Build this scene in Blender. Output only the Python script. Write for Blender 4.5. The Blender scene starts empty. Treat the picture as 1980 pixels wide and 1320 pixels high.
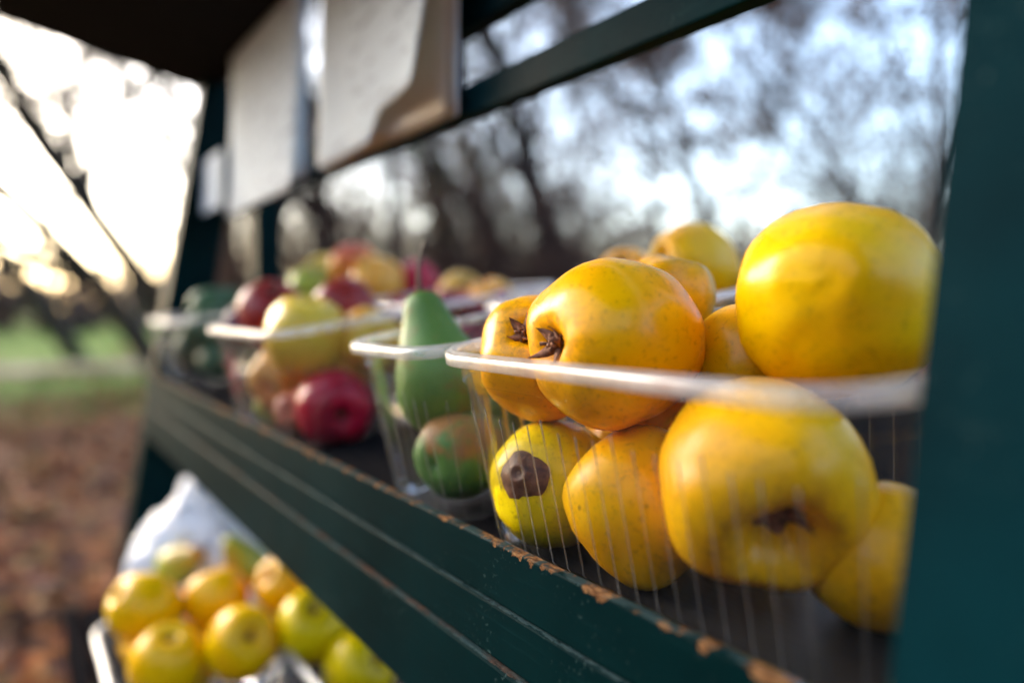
import bpy, bmesh, math, random
from mathutils import Vector, Matrix, noise
R = math.radians
scene = bpy.context.scene
COL = scene.collection
H = 1.10                      # eye height above the ground; stand coordinates are written relative to it

# ------------------------------------------------------------------ camera
cam_d = bpy.data.cameras.new('camera')
cam = bpy.data.objects.new('camera', cam_d); COL.objects.link(cam)
cam_d.sensor_width = 36.0; cam_d.lens = 24.0; cam_d.clip_start = 0.01; cam_d.clip_end = 2000
VR = Vector((0.59165, 0.80620, 0.0)); VU = Vector((-0.04148, 0.03044, 0.99868)); VF = Vector((-0.80513, 0.59086, -0.05145))
m = Matrix((VR, VU, -VF)).transposed().to_4x4(); m.translation = Vector((0, 0, H))
cam.matrix_world = m
cam_d.dof.use_dof = True; cam_d.dof.focus_distance = 0.292; cam_d.dof.aperture_fstop = 2.2
cam_d.dof.aperture_blades = 0
scene.camera = cam

# ------------------------------------------------------------------ world, sun, exposure
SUN_EL, SUN_B = 24.0, -20.0       # elevation; bearing measured from the shelf's far direction towards the back
S = Vector((-math.cos(R(SUN_B)) * math.cos(R(SUN_EL)), math.sin(R(SUN_B)) * math.cos(R(SUN_EL)), math.sin(R(SUN_EL))))
world = bpy.data.worlds.new('World'); scene.world = world; world.use_nodes = True
wn = world.node_tree.nodes; wl = world.node_tree.links
bg = wn['Background']; sky = wn.new('ShaderNodeTexSky'); sky.sky_type = 'NISHITA'; sky.sun_disc = False
sky.sun_elevation = R(SUN_EL); sky.sun_rotation = math.atan2(S.x, S.y)
sky.air_density = 1.0; sky.dust_density = 3.5; sky.ozone_density = 1.0
wl.new(sky.outputs[0], bg.inputs[0]); bg.inputs[1].default_value = 0.15
sun_d = bpy.data.lights.new('sun', 'SUN'); sun = bpy.data.objects.new('sun', sun_d); COL.objects.link(sun)
sun_d.energy = 1.5; sun_d.angle = R(28); sun_d.color = (1.0, 0.95, 0.88)
sun.rotation_euler = (-S).to_track_quat('-Z', 'Y').to_euler(); sun.location = (0, 0, 8)
vs = scene.view_settings; vs.view_transform = 'Standard'; vs.look = 'None'; vs.gamma = 1.0; vs.use_curve_mapping = False
vs.exposure = 2.55
cy = scene.cycles
cy.max_bounces = 10; cy.transparent_max_bounces = 32; cy.diffuse_bounces = 4; cy.glossy_bounces = 4
cy.use_denoising = True; cy.caustics_reflective = False; cy.caustics_refractive = False

# ------------------------------------------------------------------ helpers
def link(o, parent=None):
    COL.objects.link(o)
    if parent is not None: o.parent = parent
    return o
def tag(o, label=None, cat=None, group=None, kind=None):
    if label: o['label'] = label
    if cat: o['category'] = cat
    if group: o['group'] = group
    if kind: o['kind'] = kind
    return o
def empty(name, loc=(0, 0, 0), rot=None):
    o = bpy.data.objects.new(name, None); o.empty_display_size = 0.05; o.location = loc
    if rot: o.rotation_euler = rot
    return link(o)
def mesh_obj(name, verts, faces, mat, parent=None, smooth=True, mats=None, fmat=None):
    me = bpy.data.meshes.new(name); me.from_pydata(verts, [], faces)
    for x in (mats or [mat]): me.materials.append(x)
    if smooth: me.polygons.foreach_set('use_smooth', [True] * len(me.polygons))
    if fmat: me.polygons.foreach_set('material_index', fmat)
    me.update()
    return link(bpy.data.objects.new(name, me), parent)
def box(name, c, size, mat, parent=None, bev=0.0015, rotx=0.0, roty=0.0):
    bm = bmesh.new(); bmesh.ops.create_cube(bm, size=1.0)
    for v in bm.verts: v.co = Vector((v.co.x * size[0], v.co.y * size[1], v.co.z * size[2]))
    if bev: bmesh.ops.bevel(bm, geom=bm.edges[:], offset=bev, segments=2, affect='EDGES', profile=0.5)
    me = bpy.data.meshes.new(name); bm.to_mesh(me); bm.free(); me.materials.append(mat)
    o = bpy.data.objects.new(name, me); o.location = (c[0], c[1], c[2] + H); o.rotation_euler = (rotx, roty, 0)
    return link(o, parent)
def smoothstep(a, b, x):
    t = min(1, max(0, (x - a) / (b - a))); return t * t * (3 - 2 * t)
def spline(pts, n):
    out = []
    k = len(pts)
    for i in range(n + 1):
        t = i / n * (k - 1); j = min(int(t), k - 2); f = t - j
        p0 = pts[max(j - 1, 0)]; p1 = pts[j]; p2 = pts[j + 1]; p3 = pts[min(j + 2, k - 1)]
        out.append(tuple(0.5 * (2 * b + (c - a) * f + (2 * a - 5 * b + 4 * c - d) * f * f + (3 * b - a - 3 * c + d) * f ** 3)
                         for a, b, c, d in zip(p0, p1, p2, p3)))
    return out

def tube_path(pts, radii, sides=6, cap=True):
    vv, ff = [], []
    t0 = (pts[1] - pts[0]).normalized(); a = t0.orthogonal().normalized()
    for i, p in enumerate(pts):
        t = (pts[min(i + 1, len(pts) - 1)] - pts[max(i - 1, 0)]).normalized()
        a = (a - t * a.dot(t)).normalized(); b = t.cross(a)
        for k in range(sides):
            an = 2 * math.pi * k / sides; vv.append(p + (a * math.cos(an) + b * math.sin(an)) * radii[i])
        if i:
            o = (i - 1) * sides
            for k in range(sides): k2 = (k + 1) % sides; ff.append((o + k, o + k2, o + sides + k2, o + sides + k))
    if cap: ff.append(tuple(range(len(vv) - sides, len(vv)))); ff.append(tuple(range(sides))[::-1])
    return vv, ff

# ------------------------------------------------------------------ materials
class NT:
    def __init__(s, name):
        s.mat = bpy.data.materials.new(name); s.mat.use_nodes = True
        s.n = s.mat.node_tree.nodes; s.l = s.mat.node_tree.links
        s.b = s.n['Principled BSDF']; s.out = s.n['Material Output']
    def add(s, t, **kw):
        o = s.n.new(t)
        for k, v in kw.items(): setattr(o, k, v)
        return o
    def put(s, a, b):
        s.l.new(a, b)
    def coord(s, which='Object', scale=None):
        c = s.add('ShaderNodeTexCoord').outputs[which]
        if scale:
            mp = s.add('ShaderNodeMapping'); mp.inputs['Scale'].default_value = scale; s.put(c, mp.inputs['Vector']); c = mp.outputs[0]
        return c
    def noise(s, vec, scale, detail=3, rough=0.5):
        t = s.add('ShaderNodeTexNoise'); t.inputs['Scale'].default_value = scale; t.inputs['Detail'].default_value = detail
        t.inputs['Roughness'].default_value = rough; s.put(vec, t.inputs['Vector']); return t.outputs[0]
    def ramp(s, fac, stops):
        r = s.add('ShaderNodeValToRGB'); e = r.color_ramp.elements
        while len(e) < len(stops): e.new(0.5)
        for i, (p, c) in enumerate(stops): e[i].position = p; e[i].color = (c[0], c[1], c[2], 1)
        s.put(fac, r.inputs[0]); return r.outputs[0]
    def fac(s, fac, lo, hi):
        r = s.add('ShaderNodeMapRange'); r.inputs[1].default_value = lo; r.inputs[2].default_value = hi; s.put(fac, r.inputs[0]); return r.outputs[0]
    def math(s, op, a, b=None):
        n = s.add('ShaderNodeMath', operation=op)
        for i, v in enumerate((a, b)):
            if v is None: continue
            if isinstance(v, (int, float)): n.inputs[i].default_value = v
            else: s.put(v, n.inputs[i])
        return n.outputs[0]
    def mix(s, f, a, b):
        n = s.add('ShaderNodeMix', data_type='RGBA')
        if isinstance(f, (int, float)): n.inputs[0].default_value = f
        else: s.put(f, n.inputs[0])
        for i, v in ((6, a), (7, b)):
            if isinstance(v, tuple): n.inputs[i].default_value = (v[0], v[1], v[2], 1)
            else: s.put(v, n.inputs[i])
        return n.outputs[2]
    def bump(s, h, strength, dist):
        b = s.add('ShaderNodeBump'); b.inputs['Strength'].default_value = strength; b.inputs['Distance'].default_value = dist
        s.put(h, b.inputs['Height']); s.put(b.outputs[0], s.b.inputs['Normal'])
    def base(s, c, rough=0.5):
        if isinstance(c, tuple): s.b.inputs['Base Color'].default_value = (c[0], c[1], c[2], 1)
        else: s.put(c, s.b.inputs['Base Color'])
        if isinstance(rough, (int, float)): s.b.inputs['Roughness'].default_value = rough
        else: s.put(rough, s.b.inputs['Roughness'])

def paint(name, wear=None, wear_front=None, edge=0.0035, wood=(0.42, 0.21, 0.07), thr=(0.5, 0.58), pscale=1.6, lo=(0.0001, 0.0068, 0.0076), hi=(0.0003, 0.0140, 0.0150)):
    """dark green oil paint on wood; wear = local height of the top edge that is chipped to bare wood"""
    t = NT(name); co = t.coord('Object')
    grain = t.coord('Object', (4, 60, 60))
    n1 = t.noise(co, 9, 5, 0.6); n2 = t.noise(grain, 6, 4, 0.6); n3 = t.noise(co, 420, 2, 0.5); n4 = t.noise(co, 30, 3)
    c = t.ramp(n1, [(0.3, lo), (0.7, hi)])
    dust = t.math('MULTIPLY', t.fac(n3, 0.62, 0.72), t.fac(n4, 0.5, 0.68))
    c = t.mix(t.math('MULTIPLY', dust, 0.55), c, (0.07, 0.12, 0.11))
    c = t.mix(t.math('MULTIPLY', t.fac(n2, 0.58, 0.8), 0.25), c, (0.010, 0.045, 0.048))
    rough = t.math('ADD', t.math('MULTIPLY', n1, 0.25), 0.38)
    hgt = t.math('ADD', t.math('MULTIPLY', n2, 0.5), t.math('MULTIPLY', n4, 0.3))
    if wear is not None:
        sx = t.add('ShaderNodeSeparateXYZ'); t.put(co, sx.inputs[0])
        below = t.math('SUBTRACT', wear, sx.outputs[2])            # distance under the top edge
        patch = t.noise(t.coord('Object', (16, 10, 10)), pscale, 5, 0.65)
        fine = t.noise(co, 260, 4, 0.6)
        reach = t.math('MULTIPLY', t.fac(patch, thr[0], thr[1] + 0.14), edge * 2.2)
        reach = t.math('ADD', reach, t.math('MULTIPLY', t.math('SUBTRACT', fine, 0.5), edge * 1.3))
        mk = t.math('LESS_THAN', below, reach)
        mk = t.math('MULTIPLY', mk, t.fac(patch, thr[0], thr[1]))
        worn_highlight = t.math('MULTIPLY', t.math('LESS_THAN', below, t.math('MULTIPLY', t.fac(t.noise(co, 110, 4, 0.7), 0.42, 0.75), 0.0013)), 0.7)  # pale line along the top edge: rubbed wear plus a painted highlight
        c = t.mix(worn_highlight, c, (0.030, 0.050, 0.050))
        woodc = t.ramp(t.noise(t.coord('Object', (1, 2, 3)), 330, 4, 0.7), [(0.36, (wood[0] * .16, wood[1] * .13, wood[2] * .14)), (0.5, (wood[0] * .6, wood[1] * .5, wood[2] * .5)), (0.62, wood)])
        c = t.mix(mk, c, woodc)
        hgt = t.math('SUBTRACT', hgt, t.math('MULTIPLY', mk, 1.2))
        rough = t.math('ADD', rough, t.math('MULTIPLY', mk, 0.4))
    t.base(c, rough); t.b.inputs['Specular IOR Level'].default_value = 0.028
    t.bump(hgt, 0.35, 0.0006)
    return t.mat

def fruit_mat(name, stops, speck=(0.10, 0.045, 0.01), speck_amt=0.5, rough=0.26, blush=None, sss=0.03, mottle=5.0, scale=1.0, russet=None, fuzz=0.0):
    t = NT(name); co = t.coord('Object')
    oi = t.add('ShaderNodeObjectInfo')
    va = t.add('ShaderNodeVectorMath', operation='ADD'); t.put(co, va.inputs[0])
    vm = t.add('ShaderNodeVectorMath', operation='SCALE'); vm.inputs[0].default_value = (7.1, 3.3, 5.7); t.put(oi.outputs['Random'], vm.inputs['Scale'])
    t.put(vm.outputs[0], va.inputs[1]); co2 = va.outputs[0]
    n1 = t.noise(co2, 22 * scale, 4, 0.55)
    f = t.math('ADD', t.math('MULTIPLY', n1, 0.75), t.math('MULTIPLY', oi.outputs['Random'], 0.25))
    c = t.ramp(f, stops)
    if blush:
        nb = t.noise(co2, 9 * scale, 3, 0.6); st = t.noise(t.coord('Object', (60, 60, 6)), 3, 3)
        fb = t.math('MULTIPLY', t.fac(nb, blush[1], blush[2]), t.math('ADD', t.math('MULTIPLY', st, 0.7), 0.55))
        c = t.mix(t.math('MINIMUM', fb, 1.0), c, blush[0])
    if russet:
        nr = t.noise(co2, russet[1] * scale, 4, 0.65); c = t.mix(t.math('MULTIPLY', t.fac(nr, russet[2], russet[2] + 0.06), 0.85), c, russet[0])
    if fuzz:
        gs = t.add('ShaderNodeSeparateXYZ'); t.put(t.coord('Generated'), gs.inputs[0])
        fz = t.math('MULTIPLY', t.fac(gs.outputs[2], 0.93, 1.0), t.fac(t.noise(co2, 240, 4, 0.7), 0.42, 0.58))
        c = t.mix(t.math('MULTIPLY', fz, fuzz), c, (0.26, 0.11, 0.02))
    vo = t.add('ShaderNodeTexVoronoi'); vo.inputs['Scale'].default_value = 85 * scale; t.put(co2, vo.inputs['Vector'])
    nm = t.noise(co2, 40 * scale, 2)
    sp = t.math('MULTIPLY', t.math('SUBTRACT', 1.0, t.fac(vo.outputs['Distance'], 0.05, 0.13)), t.fac(nm, 0.50, 0.56))
    c = t.mix(t.math('MULTIPLY', sp, speck_amt), c, speck)
    vo2 = t.add('ShaderNodeTexVoronoi'); vo2.inputs['Scale'].default_value = 26 * scale; t.put(co2, vo2.inputs['Vector'])
    wob = t.math('ADD', vo2.outputs['Distance'], t.math('MULTIPLY', t.noise(co2, 170 * scale, 3), 0.10))
    br = t.math('MULTIPLY', t.math('SUBTRACT', 1.0, t.fac(wob, 0.09, 0.17)), t.fac(nm, 0.5, 0.58))
    c = t.mix(t.math('MULTIPLY', br, 0.45 * speck_amt), c, speck)
    por = t.noise(co2, 330 * scale, 3, 0.7)
    c = t.mix(t.math('MULTIPLY', t.fac(por, 0.54, 0.68), 0.28), c, speck)
    rg = t.math('ADD', t.math('MULTIPLY', t.noise(co2, 14 * scale, 3), 0.26), rough - 0.11)
    t.base(c, rg)
    t.b.inputs['Subsurface Weight'].default_value = sss; t.b.inputs['Subsurface Radius'].default_value = (0.006, 0.003, 0.001)
    t.b.inputs['Subsurface Scale'].default_value = 0.6
    t.b.inputs['Specular IOR Level'].default_value = 0.25
    t.bump(t.math('ADD', t.math('MULTIPLY', t.noise(co2, 260 * scale, 3), 0.35), t.noise(co2, 45 * scale, 3)), 0.22, 0.0006)
    return t.mat

def simple(name, c1, c2, scale, rough=0.7, bump=0.3, dist=0.002, trans=0.0, stretch=None, detail=4, spec=0.4):
    t = NT(name); co = t.coord('Object', stretch)
    n = t.noise(co, scale, detail, 0.6); t.base(t.ramp(n, [(0.3, c1), (0.7, c2)]), rough)
    t.b.inputs['Specular IOR Level'].default_value = spec
    if bump: t.bump(n, bump, dist)
    if trans:
        tr = t.add('ShaderNodeBsdfTranslucent'); tr.inputs[0].default_value = (*[(a + b) / 2 for a, b in zip(c1, c2)], 1)
        mx = t.add('ShaderNodeMixShader'); mx.inputs[0].default_value = trans
        t.put(t.b.outputs[0], mx.inputs[1]); t.put(tr.outputs[0], mx.inputs[2]); t.put(mx.outputs[0], t.out.inputs[0])
    return t.mat

def plastic(name, clear, tint=(0.985, 0.988, 0.99), rough=0.11, white=(0.80, 0.80, 0.81), gloss=0.5, tlmix=0.5, stretch=None):
    """thin clear polypropylene sheet: see-through with sky reflections and a faint milky haze"""
    t = NT(name); t.n.remove(t.b)
    co = t.coord('Object', stretch); n = t.noise(co, 60, 3)
    tr = t.add('ShaderNodeBsdfTransparent'); tr.inputs[0].default_value = (*tint, 1)
    gl = t.add('ShaderNodeBsdfGlossy'); gl.inputs['Roughness'].default_value = rough
    bp = t.add('ShaderNodeBump'); bp.inputs['Strength'].default_value = 0.14; bp.inputs['Distance'].default_value = 0.001
    t.put(n, bp.inputs['Height']); t.put(bp.outputs[0], gl.inputs['Normal'])
    di = t.add('ShaderNodeBsdfDiffuse'); di.inputs[0].default_value = (*white, 1)
    tl = t.add('ShaderNodeBsdfTranslucent'); tl.inputs[0].default_value = (*white, 1)
    m1 = t.add('ShaderNodeMixShader'); m1.inputs[0].default_value = tlmix; t.put(di.outputs[0], m1.inputs[1]); t.put(tl.outputs[0], m1.inputs[2])
    m2 = t.add('ShaderNodeMixShader')
    hz = t.math('MULTIPLY', t.fac(n, 0.2, 0.8), (1 - clear) * 2); t.put(hz, m2.inputs[0])
    t.put(tr.outputs[0], m2.inputs[1]); t.put(m1.outputs[0], m2.inputs[2])
    fr = t.add('ShaderNodeFresnel'); fr.inputs[0].default_value = 1.45; t.put(bp.outputs[0], fr.inputs['Normal'])
    m3 = t.add('ShaderNodeMixShader'); t.put(t.math('MULTIPLY', fr.outputs[0], gloss), m3.inputs[0])
    t.put(m2.outputs[0], m3.inputs[1]); t.put(gl.outputs[0], m3.inputs[2]); t.put(m3.outputs[0], t.out.inputs[0])
    return t.mat

M = {}
M['paint'] = paint('green_paint')
M['paint_post'] = paint('blue_green_paint_post', lo=(0.0003, 0.008, 0.0105), hi=(0.0009, 0.022, 0.027))
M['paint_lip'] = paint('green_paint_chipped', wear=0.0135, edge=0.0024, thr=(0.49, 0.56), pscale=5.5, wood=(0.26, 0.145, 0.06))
M['paint_strip'] = paint('green_paint_strip', wear=0.0125, edge=0.0004, wood=(0.03, 0.06, 0.06), thr=(0.42, 0.6), pscale=3.0)
M['paint_apron'] = paint('green_paint_rubbed', wear=0.0245, edge=0.0006, wood=(0.08, 0.05, 0.034), thr=(0.40, 0.60), pscale=3.0)
M['roof'] = simple('dark_roof_paint', (0.003, 0.003, 0.004), (0.006, 0.006, 0.007), 20, 0.8, spec=.1)
M['shelfwood'] = simple('dark_shelf_wood', (0.006, 0.006, 0.007), (0.016, 0.014, 0.013), 8, 0.7, stretch=(3, 40, 40), spec=0.0)
M['pl'] = plastic('clear_punnet_plastic', 0.992, tint=(0.98, 0.983, 0.986), gloss=0.42, stretch=(3, 3, 0.4))
M['rim'] = plastic('milky_rim_plastic', 0.72, rough=0.33, gloss=0.3, white=(0.9, 0.9, 0.9), tlmix=0.5)
M['base'] = plastic('dull_punnet_base', 0.985, rough=0.4, gloss=0.12)
M['rib'] = plastic('milky_rib_plastic', 0.94, rough=0.15, gloss=0.8, white=(0.9, 0.9, 0.9))
Y_STOPS = [(0.28, (0.88, 0.33, 0.0)), (0.50, (0.90, 0.42, 0.0)), (0.72, (0.86, 0.49, 0.0))]
M['quince'] = fruit_mat('quince_skin', Y_STOPS, fuzz=0.45, speck_amt=0.6)
M['quince_green'] = fruit_mat('quince_skin_lemon', [(0.3, (0.66, 0.46, 0.0)), (0.7, (0.78, 0.58, 0.002))], fuzz=0.4, speck_amt=0.6)
M['quince_gold'] = fruit_mat('quince_skin_gold', [(0.28, (0.86, 0.36, 0.0)), (0.5, (0.88, 0.44, 0.0)), (0.72, (0.82, 0.52, 0.0))], speck_amt=0.7, fuzz=0.45)
M['quince_lime'] = fruit_mat('quince_skin_lime', [(0.3, (0.42, 0.42, 0.002)), (0.7, (0.66, 0.52, 0.003))])
M['quince_old'] = fruit_mat('quince_skin_ripe', [(0.3, (0.56, 0.25, 0.0)), (0.7, (0.70, 0.37, 0.0))], speck_amt=0.8, fuzz=0.4)
M['apple_dark'] = fruit_mat('apple_dark_red', [(0.3, (0.14, 0.008, 0.010)), (0.7, (0.26, 0.020, 0.016))], speck=(0.4, .2, .1), speck_amt=0.2)
M['apple_red'] = fruit_mat('apple_crimson', [(0.3, (0.36, 0.004, 0.022)), (0.7, (0.46, 0.008, 0.035))], speck=(0.5, .2, .1), speck_amt=0.2)
M['apple_pink'] = fruit_mat('apple_pink', [(0.3, (0.50, 0.10, 0.06)), (0.7, (0.58, 0.22, 0.10))], speck_amt=0.2)
M['apple_yellow'] = fruit_mat('apple_yellow', [(0.3, (0.66, 0.40, 0.03)), (0.7, (0.72, 0.50, 0.06))], blush=((0.62, 0.10, 0.02), 0.55, 0.75), speck_amt=0.3)
M['apple_orange'] = fruit_mat('apple_orange', [(0.3, (0.70, 0.22, 0.03)), (0.7, (0.72, 0.38, 0.05))], blush=((0.62, 0.05, 0.02), 0.46, 0.66), speck_amt=0.3)
M['apple_green'] = fruit_mat('apple_green', [(0.3, (0.30, 0.36, 0.03)), (0.7, (0.46, 0.46, 0.05))], blush=((0.6, 0.10, 0.05), 0.56, 0.7), speck_amt=0.2)
M['apple_bronze'] = fruit_mat('apple_bronze', [(0.3, (0.50, 0.22, 0.03)), (0.7, (0.62, 0.36, 0.05))], blush=((0.42, 0.08, 0.02), 0.5, 0.7), speck_amt=0.5)
M['plum'] = fruit_mat('plum_skin', [(0.3, (0.05, 0.012, 0.04)), (0.7, (0.14, 0.04, 0.10))], speck_amt=0.1, rough=0.5)
M['pear'] = fruit_mat('pear_skin', [(0.3, (0.055, 0.13, 0.022)), (0.7, (0.12, 0.24, 0.045))], speck=(0.20, 0.26, 0.10), speck_amt=0.9, rough=0.42, russet=((0.16, 0.14, 0.03), 30, 0.57))
M['pear_russet'] = fruit_mat('pear_skin_russet', [(0.3, (0.05, 0.15, 0.03)), (0.7, (0.10, 0.25, 0.05))], speck=(0.06, 0.09, 0.02), speck_amt=0.5, rough=0.45, russet=((0.36, 0.15, 0.05), 16, 0.50))
M['pear_dark'] = fruit_mat('pear_skin_dark', [(0.3, (0.03, 0.07, 0.03)), (0.7, (0.06, 0.13, 0.05))], speck_amt=0.3, rough=0.4)
M['berry'] = fruit_mat('red_grape_skin', [(0.3, (0.16, 0.008, 0.03)), (0.7, (0.30, 0.02, 0.05))], speck_amt=0.1, rough=0.3)
M['calyx'] = simple('dry_calyx', (0.06, 0.02, 0.010), (0.36, 0.16, 0.08), 260, 0.85, 0.6, 0.0008)
M['scar'] = simple('brown_scar', (0.035, 0.012, 0.006), (0.20, 0.085, 0.04), 190, 0.55, 0.6, 0.0008)
M['stem'] = simple('fruit_stem', (0.03, 0.015, 0.008), (0.09, 0.05, 0.025), 200, 0.7)
M['paper'] = simple('cream_paper', (0.74, 0.80, 0.83), (0.81, 0.87, 0.90), 30, 0.8, 0.15, 0.001, trans=0.45)
M['paper_tan'] = simple('tan_paper', (0.62, 0.52, 0.38), (0.70, 0.60, 0.46), 30, 0.8, 0.15, 0.001, trans=0.36)
M['bag'] = simple('white_bag_plastic', (0.80, 0.83, 0.86), (0.88, 0.90, 0.92), 12, 0.4, 0.3, 0.004, trans=0.3)
M['bark'] = simple('dark_bark', (0.018, 0.014, 0.012), (0.06, 0.048, 0.040), 14, 0.9, 0.6, 0.02, stretch=(3, 3, 1))
M['twig'] = simple('twig_bark', (0.030, 0.022, 0.020), (0.075, 0.055, 0.048), 8, 0.9, 0)
M['leaf_brown'] = simple('withered_leaf', (0.07, 0.036, 0.026), (0.16, 0.082, 0.050), 3, 0.7, 0, trans=0.3)
M['leaf_green'] = simple('late_green_leaf', (0.07, 0.10, 0.012), (0.14, 0.16, 0.02), 3, 0.6, 0, trans=0.4)
M['leaf_gold'] = simple('golden_leaf', (0.22, 0.11, 0.02), (0.36, 0.20, 0.04), 3, 0.7, 0, trans=0.4)
for i, (a, b) in enumerate([((0.16, 0.035, 0.014), (0.28, 0.07, 0.025)), ((0.26, 0.07, 0.015), (0.38, 0.13, 0.03)),
                            ((0.06, 0.030, 0.018), (0.11, 0.055, 0.03)), ((0.20, 0.10, 0.03), (0.30, 0.17, 0.06)), ((0.12, 0.05, 0.035), (0.2, 0.09, 0.06))]):
    M['fallen%d' % i] = simple('fallen_leaf_%s' % 'abcde'[i], a, b, 6, 0.75, 0, spec=0.1)

# ------------------------------------------------------------------ ground
def ground_mat():
    t = NT('ground_soil_and_lawn'); co = t.coord('Object')
    n1 = t.noise(co, 0.9, 5, 0.6); n2 = t.noise(co, 6, 6, 0.7); n3 = t.noise(co, 40, 4, 0.6)
    litter = t.ramp(n2, [(0.3, (0.05, 0.024, 0.015)), (0.5, (0.10, 0.042, 0.022)), (0.68, (0.17, 0.075, 0.035))])
    grass = t.ramp(n2, [(0.3, (0.045, 0.095, 0.008)), (0.7, (0.09, 0.15, 0.014))])
    sx = t.add('ShaderNodeSeparateXYZ'); t.put(co, sx.inputs[0])
    dist = t.math('ADD', t.math('MULTIPLY', sx.outputs[0], -1.0), t.math('MULTIPLY', t.math('SUBTRACT', n1, 0.5), 3.0))
    c = t.mix(t.fac(dist, 7.4, 8.6), litter, grass)
    c = t.mix(t.math('MULTIPLY', t.fac(n3, 0.5, 0.75), 0.15), c, (0.12, 0.06, 0.03))
    t.base(c, 0.9); t.bump(n3, 0.5, 0.02); t.b.inputs['Specular IOR Level'].default_value = 0.05
    return t.mat
gv, gf = [], []
N = 60
for i in range(N + 1):
    for j in range(N + 1):
        u = (i / N * 2 - 1); v = (j / N * 2 - 1)
        x = math.copysign(abs(u) ** 3, u) * 700; y = math.copysign(abs(v) ** 3, v) * 700
        gv.append((x, y, 0.02 * noise.noise((x * .3, y * .3, 0)) if abs(x) < 40 and abs(y) < 40 else 0))
for i in range(N):
    for j in range(N):
        a = i * (N + 1) + j; gf.append((a, a + N + 1, a + N + 2, a + 1))
g = mesh_obj('ground', gv, gf, ground_mat()); tag(g, kind='structure')
pm = simple('pale_gravel_path', (0.13, 0.115, 0.10), (0.24, 0.22, 0.19), 2.5, 0.9, 0.4, 0.01, spec=0.0)
pv, pf = [], []
for i in range(41):
    y = -26 + i * 1.0
    xc = -14.0 - 0.06 * (y + 3) ** 2 * (1 if y < -3 else .5) + 0.8 * math.sin(y * .5)
    for w in (1.0, -1.0): pv.append((xc + w + 0.15 * noise.noise((y, w, 3)), y, 0.03))
for i in range(40): pf.append((2 * i, 2 * i + 2, 2 * i + 3, 2 * i + 1))
tag(mesh_obj('path', pv, pf, pm, smooth=False), kind='structure')

rng = random.Random(5)
def leaf_cloud(name, spots, mats, size, parent=None, label=None, kind=None, cat=None, flat=False):
    vv, ff, fm = [], [], []
    for p in spots:
        s = size * rng.uniform(0.6, 1.3)
        if flat:
            nrm = Vector((rng.gauss(0, .3), rng.gauss(0, .3), 1)).normalized()
        else:
            nrm = Vector((rng.gauss(0, 1), rng.gauss(0, 1), rng.gauss(0, 1))).normalized()
        a = nrm.orthogonal().normalized(); a.rotate(Matrix.Rotation(rng.uniform(0, 6.28), 3, nrm)); b = nrm.cross(a)
        k = len(vv); p = Vector(p)
        for q in (a * -s, b * s * .45 + nrm * s * .15, a * s, b * -s * .45 + nrm * s * .15): vv.append(p + q)
        ff += [(k, k + 1, k + 2), (k, k + 2, k + 3)]; i = rng.randrange(len(mats)); fm += [i, i]
    o = mesh_obj(name, vv, ff, None, parent, False, mats, fm)
    return tag(o, label, cat, None, kind)
spots = []
while len(spots) < 14000:
    d_ = rng.uniform(0.5, 9.0); b_ = rng.uniform(-32, 40)
    x, y = -math.cos(R(b_)) * d_, math.sin(R(b_)) * d_
    if noise.noise((x * 1.2, y * 1.2, 1)) > rng.uniform(-.7, .5): spots.append((x, y, 0.03 + rng.random() * .03))
while len(spots) < 17000:
    d_ = rng.uniform(8, 20); b_ = rng.uniform(-20, 30)
    x, y = -math.cos(R(b_)) * d_, math.sin(R(b_)) * d_
    if noise.noise((x * .6, y * .6, 4)) > rng.uniform(0, .5): spots.append((x, y, 0.05 + rng.random() * .03))
leaf_cloud('fallen_leaves', spots, [M['fallen%d' % i] for i in range(5)], 0.055, label='rust and brown fallen leaves carpeting the ground around the stand', kind='stuff', cat='leaves', flat=True)
gvv, gff = [], []
for _ in range(16000):
    d_ = rng.uniform(8, 30); b_ = rng.uniform(-18, 14); x, y = -math.cos(R(b_)) * d_, math.sin(R(b_)) * d_
    xc = -14.0 - 0.06 * (y + 3) ** 2 * (1 if y < -3 else .5) + 0.8 * math.sin(y * .5)
    if abs(x - xc) < 1.4: continue
    a = rng.uniform(0, 6.28); w = 0.012; h = rng.uniform(.04, .10); k = len(gvv)
    gvv += [(x - w * math.cos(a), y - w * math.sin(a), 0), (x + w * math.cos(a), y + w * math.sin(a), 0), (x + rng.gauss(0, .03), y + rng.gauss(0, .03), h)]
    gff.append((k, k + 1, k + 2))
M['grass'] = simple('grass_blade', (0.06, 0.13, 0.010), (0.13, 0.21, 0.02), 2, 0.6, 0)
tag(mesh_obj('grass', gvv, gff, M['grass'], smooth=False), 'green lawn grass beyond the path at the left', 'grass', kind='stuff')

# ------------------------------------------------------------------ the fruit stand
stand = empty('fruit_stand', (0, 0, 0)); tag(stand, 'dark green painted wooden fruit stand with tilted shelves and a small roof', 'fruit stand')
XL, XR = -1.235, -0.02
TILT = 0.15
E_Y, E_Z = 0.1715, -0.1055           # chipped upper front edge
SH_Y, SH_Z = 0.180, -0.1200          # line of the shelf top just behind the lip
def on_shelf(x, c, n):              # shelf coordinates: along, back, above
    return Vector((x, SH_Y + c * math.cos(TILT) - n * math.sin(TILT), SH_Z + c * math.sin(TILT) + n * math.cos(TILT) + H))
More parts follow.
